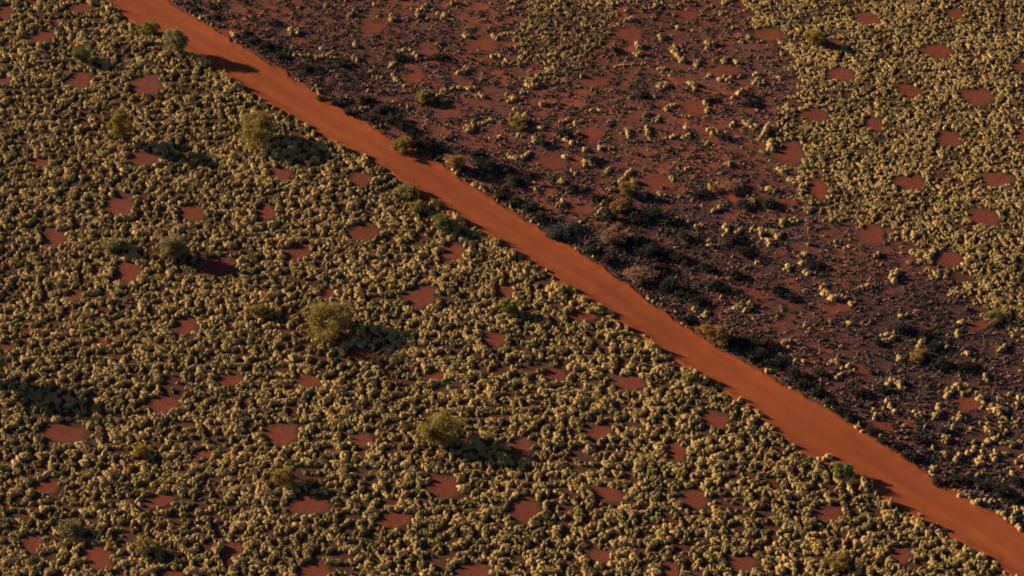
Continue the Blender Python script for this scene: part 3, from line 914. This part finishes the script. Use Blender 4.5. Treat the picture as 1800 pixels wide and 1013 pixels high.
# ------------------------------------------------------------------ trees and shrubs
def tube(P, r0, r1, sides=4):
    P = np.array(P, float)
    n = len(P)
    V, F = [], []
    for i in range(n):
        d = P[min(i + 1, n - 1)] - P[max(i - 1, 0)]
        d /= np.linalg.norm(d) + 1e-9
        u = np.cross(d, (0.3, 0.9, 0.2)); u /= np.linalg.norm(u) + 1e-9
        w = np.cross(d, u)
        r = r0 + (r1 - r0) * i / (n - 1)
        for s in range(sides):
            t = 2 * math.pi * s / sides
            V.append(P[i] + r * (math.cos(t) * u + math.sin(t) * w))
    for i in range(n - 1):
        for s in range(sides):
            s2 = (s + 1) % sides
            F += [(i * sides + s, i * sides + s2, (i + 1) * sides + s2), (i * sides + s, (i + 1) * sides + s2, (i + 1) * sides + s)]
    return V, F


def make_plant(name, part_names, px, py, wpx, H, leaf, dens, label, cat, group, seed, bark=M_BARK, flat=0.62):
    q = np.random.default_rng(seed)
    m, sd = mpp(py)
    W = wpx * m / 2 * 0.92
    zc = H * 0.58
    x, y = at(px, py, zc)
    z = float(ground_h(x, y))
    root = bpy.data.objects.new(name, None)
    root.empty_display_size = 0.5
    root.location = (x, y, z - 0.02)
    COL.objects.link(root)
    tag(root, label, cat, group)
    # branch ends spread through an uneven crown
    nb = int(12 + W * 11)
    ends = []
    lob = q.normal(0, 0.35, (5, 3))
    while len(ends) < nb:
        d = q.normal(0, 1, 3)
        d /= np.linalg.norm(d)
        r = q.uniform(0.35, 1.0) ** 0.6
        th = math.atan2(d[1], d[0])
        wob_ = 1 + 0.22 * math.sin(2 * th + seed) + 0.16 * math.sin(3 * th + 1.7 * seed) + 0.14 * math.sin(5 * th + 2.1 * seed)
        if q.random() < 0.35 and math.sin(4 * th + 3 * d[2] + seed) > 0.2:
            continue
        p = np.array([d[0] * W * r * wob_, d[1] * W * r * wob_ * 0.9, zc + d[2] * H * 0.40 * r])
        if p[2] < H * 0.18:
            continue
        ends.append(p)
    # trunk and limbs
    TV, TF = [], []

    def add(vf):
        o = len(TV)
        TV.extend(vf[0])
        TF.extend([tuple(i + o for i in f) for f in vf[1]])
    rt = max(0.03, 0.035 * H)
    fork = np.array([q.normal(0, .05 * H), q.normal(0, .05 * H), H * 0.22])
    add(tube([(0, 0, -0.05), fork * 0.5 + (0.02, 0, 0), fork], rt * 1.25, rt, 6))
    nlimb = 5 if W > 1.2 else 3
    limbs = []
    for i in range(nlimb):
        t = 2 * math.pi * (i + q.uniform(-.3, .3)) / nlimb
        e = np.array([math.cos(t) * W * 0.5, math.sin(t) * W * 0.5, H * q.uniform(0.5, 0.68)])
        mid = fork + (e - fork) * 0.5 + (0, 0, 0.06 * H)
        add(tube([fork, mid, e], rt * 0.7, rt * 0.32, 5))
        limbs.append((mid, e))
    for p in ends:
        mid, e = min(limbs, key=lambda l: np.linalg.norm(l[1] - p))
        s_ = e if np.linalg.norm(e - p) < np.linalg.norm(mid - p) else mid
        add(tube([s_, (s_ + p) / 2 + q.normal(0, 0.05, 3), p], rt * 0.26, 0.012, 3))
    mesh_obj(part_names[0], np.array(TV), np.array(TF).ravel(), 3, bark, parent=root)
    # leaves: sprays of small blades round every branch end
    nl = max(12, int(dens * 30000 * W * W / nb / 14)) if W > 0.8 else int(dens * 46)
    nl = max(12, int(min(nl, 190) * 1.05))
    E = np.repeat(np.array(ends), nl, 0)
    n = len(E)
    rad = 0.15 * W + 0.16
    C = E + q.normal(0, 1, (n, 3)) * rad * np.array([0.62, 0.62, 0.45])
    C[:, 2] = np.maximum(C[:, 2], 0.06)
    d1 = q.normal(0, 1, (n, 3)); d1 /= np.linalg.norm(d1, axis=1)[:, None]
    d2 = np.cross(d1, q.normal(0, 1, (n, 3))); d2 /= np.linalg.norm(d2, axis=1)[:, None]
    L = q.uniform(0.08, 0.175, n)[:, None]
    wv = L * q.uniform(0.35, 0.6, n)[:, None]
    LV = np.stack([C - d1 * L, C + d2 * wv, C + d1 * L, C - d2 * wv], 1).reshape(-1, 3)
    LF = (np.arange(n)[:, None] * 4 + np.array([0, 1, 2, 3])[None]).ravel()
    spray = np.repeat(q.normal(0.5, 0.2, nb), nl)
    tint = np.clip(spray + q.normal(0, 0.14, n), 0, 1)
    mesh_obj(part_names[1], LV, LF, 4, LEAF[leaf], parent=root, attrs={"tint": np.repeat(tint, 4)}, smooth=False)
    return n * 2


total = 0
for i, (px, py, w, H, leaf, dn, label) in enumerate(TREES):
    big = H >= 2.0
    total += make_plant("acacia_tree" if big else "shrub", ("trunk", "crown") if big else ("stem", "foliage"), px, py, w, H, leaf, dn, label,
                        "tree" if big else "shrub", "trees on the spinifex plain" if big else "shrubs on the spinifex plain", 300 + i)

DARK = [  # dark shrubs of the burnt strip, most of them along the far verge
    (566, 172, 26, .9), (588, 180, 26, .9), (612, 196, 24, .8), (640, 175, 34, 1.1), (655, 205, 30, .9), (672, 190, 46, 1.5), (690, 208, 44, 1.5), (704, 222, 34, 1.1), (720, 236, 28, .9),
    (745, 252, 44, 1.6), (768, 262, 36, 1.2), (838, 270, 34, 1.2), (856, 286, 56, 1.9), (884, 298, 50, 1.6), (905, 316, 40, 1.2), (880, 340, 34, 1.0), (905, 352, 34, 1.1), (930, 362, 34, 1.1),
    (952, 380, 36, 1.1), (985, 408, 60, 1.4), (1010, 398, 40, 1.2), (1045, 345, 30, 1.0), (1075, 378, 46, 1.3), (1120, 382, 54, 1.4), (1150, 372, 46, 1.4), (1180, 388, 42, 1.3), (1040, 440, 36, 1.0), (1068, 456, 36, 1.0),
    (1112, 428, 52, 1.7), (1138, 440, 50, 1.7), (1165, 440, 42, 1.4), (1190, 452, 40, 1.3), (1205, 415, 34, 1.1), (1155, 470, 44, 1.3), (1178, 500, 52, 1.6), (1204, 516, 46, 1.4), (1225, 528, 36, 1.1),
    (1262, 500, 44, 1.2), (1240, 470, 34, 1.0), (1290, 480, 34, 1.0), (1366, 508, 38, 1.1), (1390, 520, 32, .9), (1212, 560, 34, .9), (1300, 600, 56, 1.7), (1328, 620, 56, 1.7), (1352, 605, 44, 1.3), (1362, 640, 46, 1.4),
    (1395, 655, 40, 1.3), (1412, 676, 36, 1.1), (1435, 690, 36, 1.0), (1456, 708, 32, .9), (1475, 722, 32, .9), (1492, 734, 30, .9), (1530, 756, 34, 1.0), (1552, 774, 32, 1.0), (1578, 784, 36, 1.1), (1600, 800, 40, 1.1),
    (1612, 770, 34, 1.0), (1650, 846, 30, .9), (1676, 840, 30, 1.0), (1700, 842, 34, 1.1), (1730, 850, 44, 1.5), (1762, 862, 50, 1.6), (1785, 880, 40, 1.3), (1790, 845, 40, 1.3),
    (430, 62, 26, .8), (446, 72, 30, 1.0), (470, 80, 32, 1.0), (492, 100, 30, .9), (536, 118, 32, 1.0), (340, 14, 26, .8), (378, 30, 26, .8), (600, 110, 28, .9), (480, 40, 28, .8), (700, 100, 40, .9), (775, 100, 44, .9),
    (990, 232, 34, 1.2), (955, 250, 30, .9), (1080, 85, 28, 1.2), (1130, 165, 30, .9), (1250, 175, 26, .9), (1315, 170, 34, .8), (1270, 240, 30, .9), (1310, 360, 46, 1.0), (1350, 355, 40, 1.0), (1430, 465, 40, 1.2),
    (1285, 420, 50, 1.3), (1310, 440, 44, 1.1), (1545, 600, 30, .9), (1585, 575, 50, 1.1), (1625, 590, 44, .9), (1640, 610, 36, .9), (1655, 640, 50, 1.0), (1700, 645, 44, 1.0), (1320, 180, 40, .8),
    (1040, 280, 40, .9), (1010, 330, 36, .9), (1230, 340, 36, .9), (930, 305, 30, .9), (1510, 690, 40, 1.0), (1555, 685, 36, .9), (1660, 755, 30, .9), (1440, 655, 34, .9),
]
for i, (px, py, w, H) in enumerate(DARK):
    x, y = at(px, py)
    a, c = track_pos(np.array([x]), np.array([y]))
    verge = c[0] < 6.5
    leaf = "blue" if (px, py) in ((985, 408), (1010, 398)) else "dark"
    leaf = leaf if leaf == "blue" else ("dark", "ash", "dark", "umber", "dark", "ash")[i % 6]
    look = {"dark": "blackish green", "ash": "ash-grey", "umber": "dark brown", "blue": "blue-grey"}[leaf]
    place = "on the far verge" if verge else "on burnt ground"
    big = "large" if w >= 50 else "middling" if w >= 36 else "small"
    lm = sorted((math.hypot(x - q_[0], y - q_[1]), n_, q_) for n_, (q_, _l) in enumerate(landmarks))[0]
    if lm[0] < 5.5:
        dx, dy = x - lm[2][0], y - lm[2][1]
        side = ("right of" if dx > 0 else "left of") if abs(dx) > abs(dy) else ("above" if dy > 0 else "below")
        where = f"just {side} the {LM_SHORT[lm[1]]}"
    else:
        where = tenths(px, py)
    lab = f"{big} {look} shrub {place}, {where}"
    total += make_plant("blackened_shrub", ("stem", "foliage"), px, py, w * 0.70, H * (0.5 + 0.3 * ((i * 7) % 5) / 4), leaf, 0.30 if w > 44 else 0.36, lab, "shrub",
                        "dark shrubs along the far verge" if verge else "dark shrubs on the burnt ground", 700 + i, bark=M_CHAR)
print("leaf tris", total)
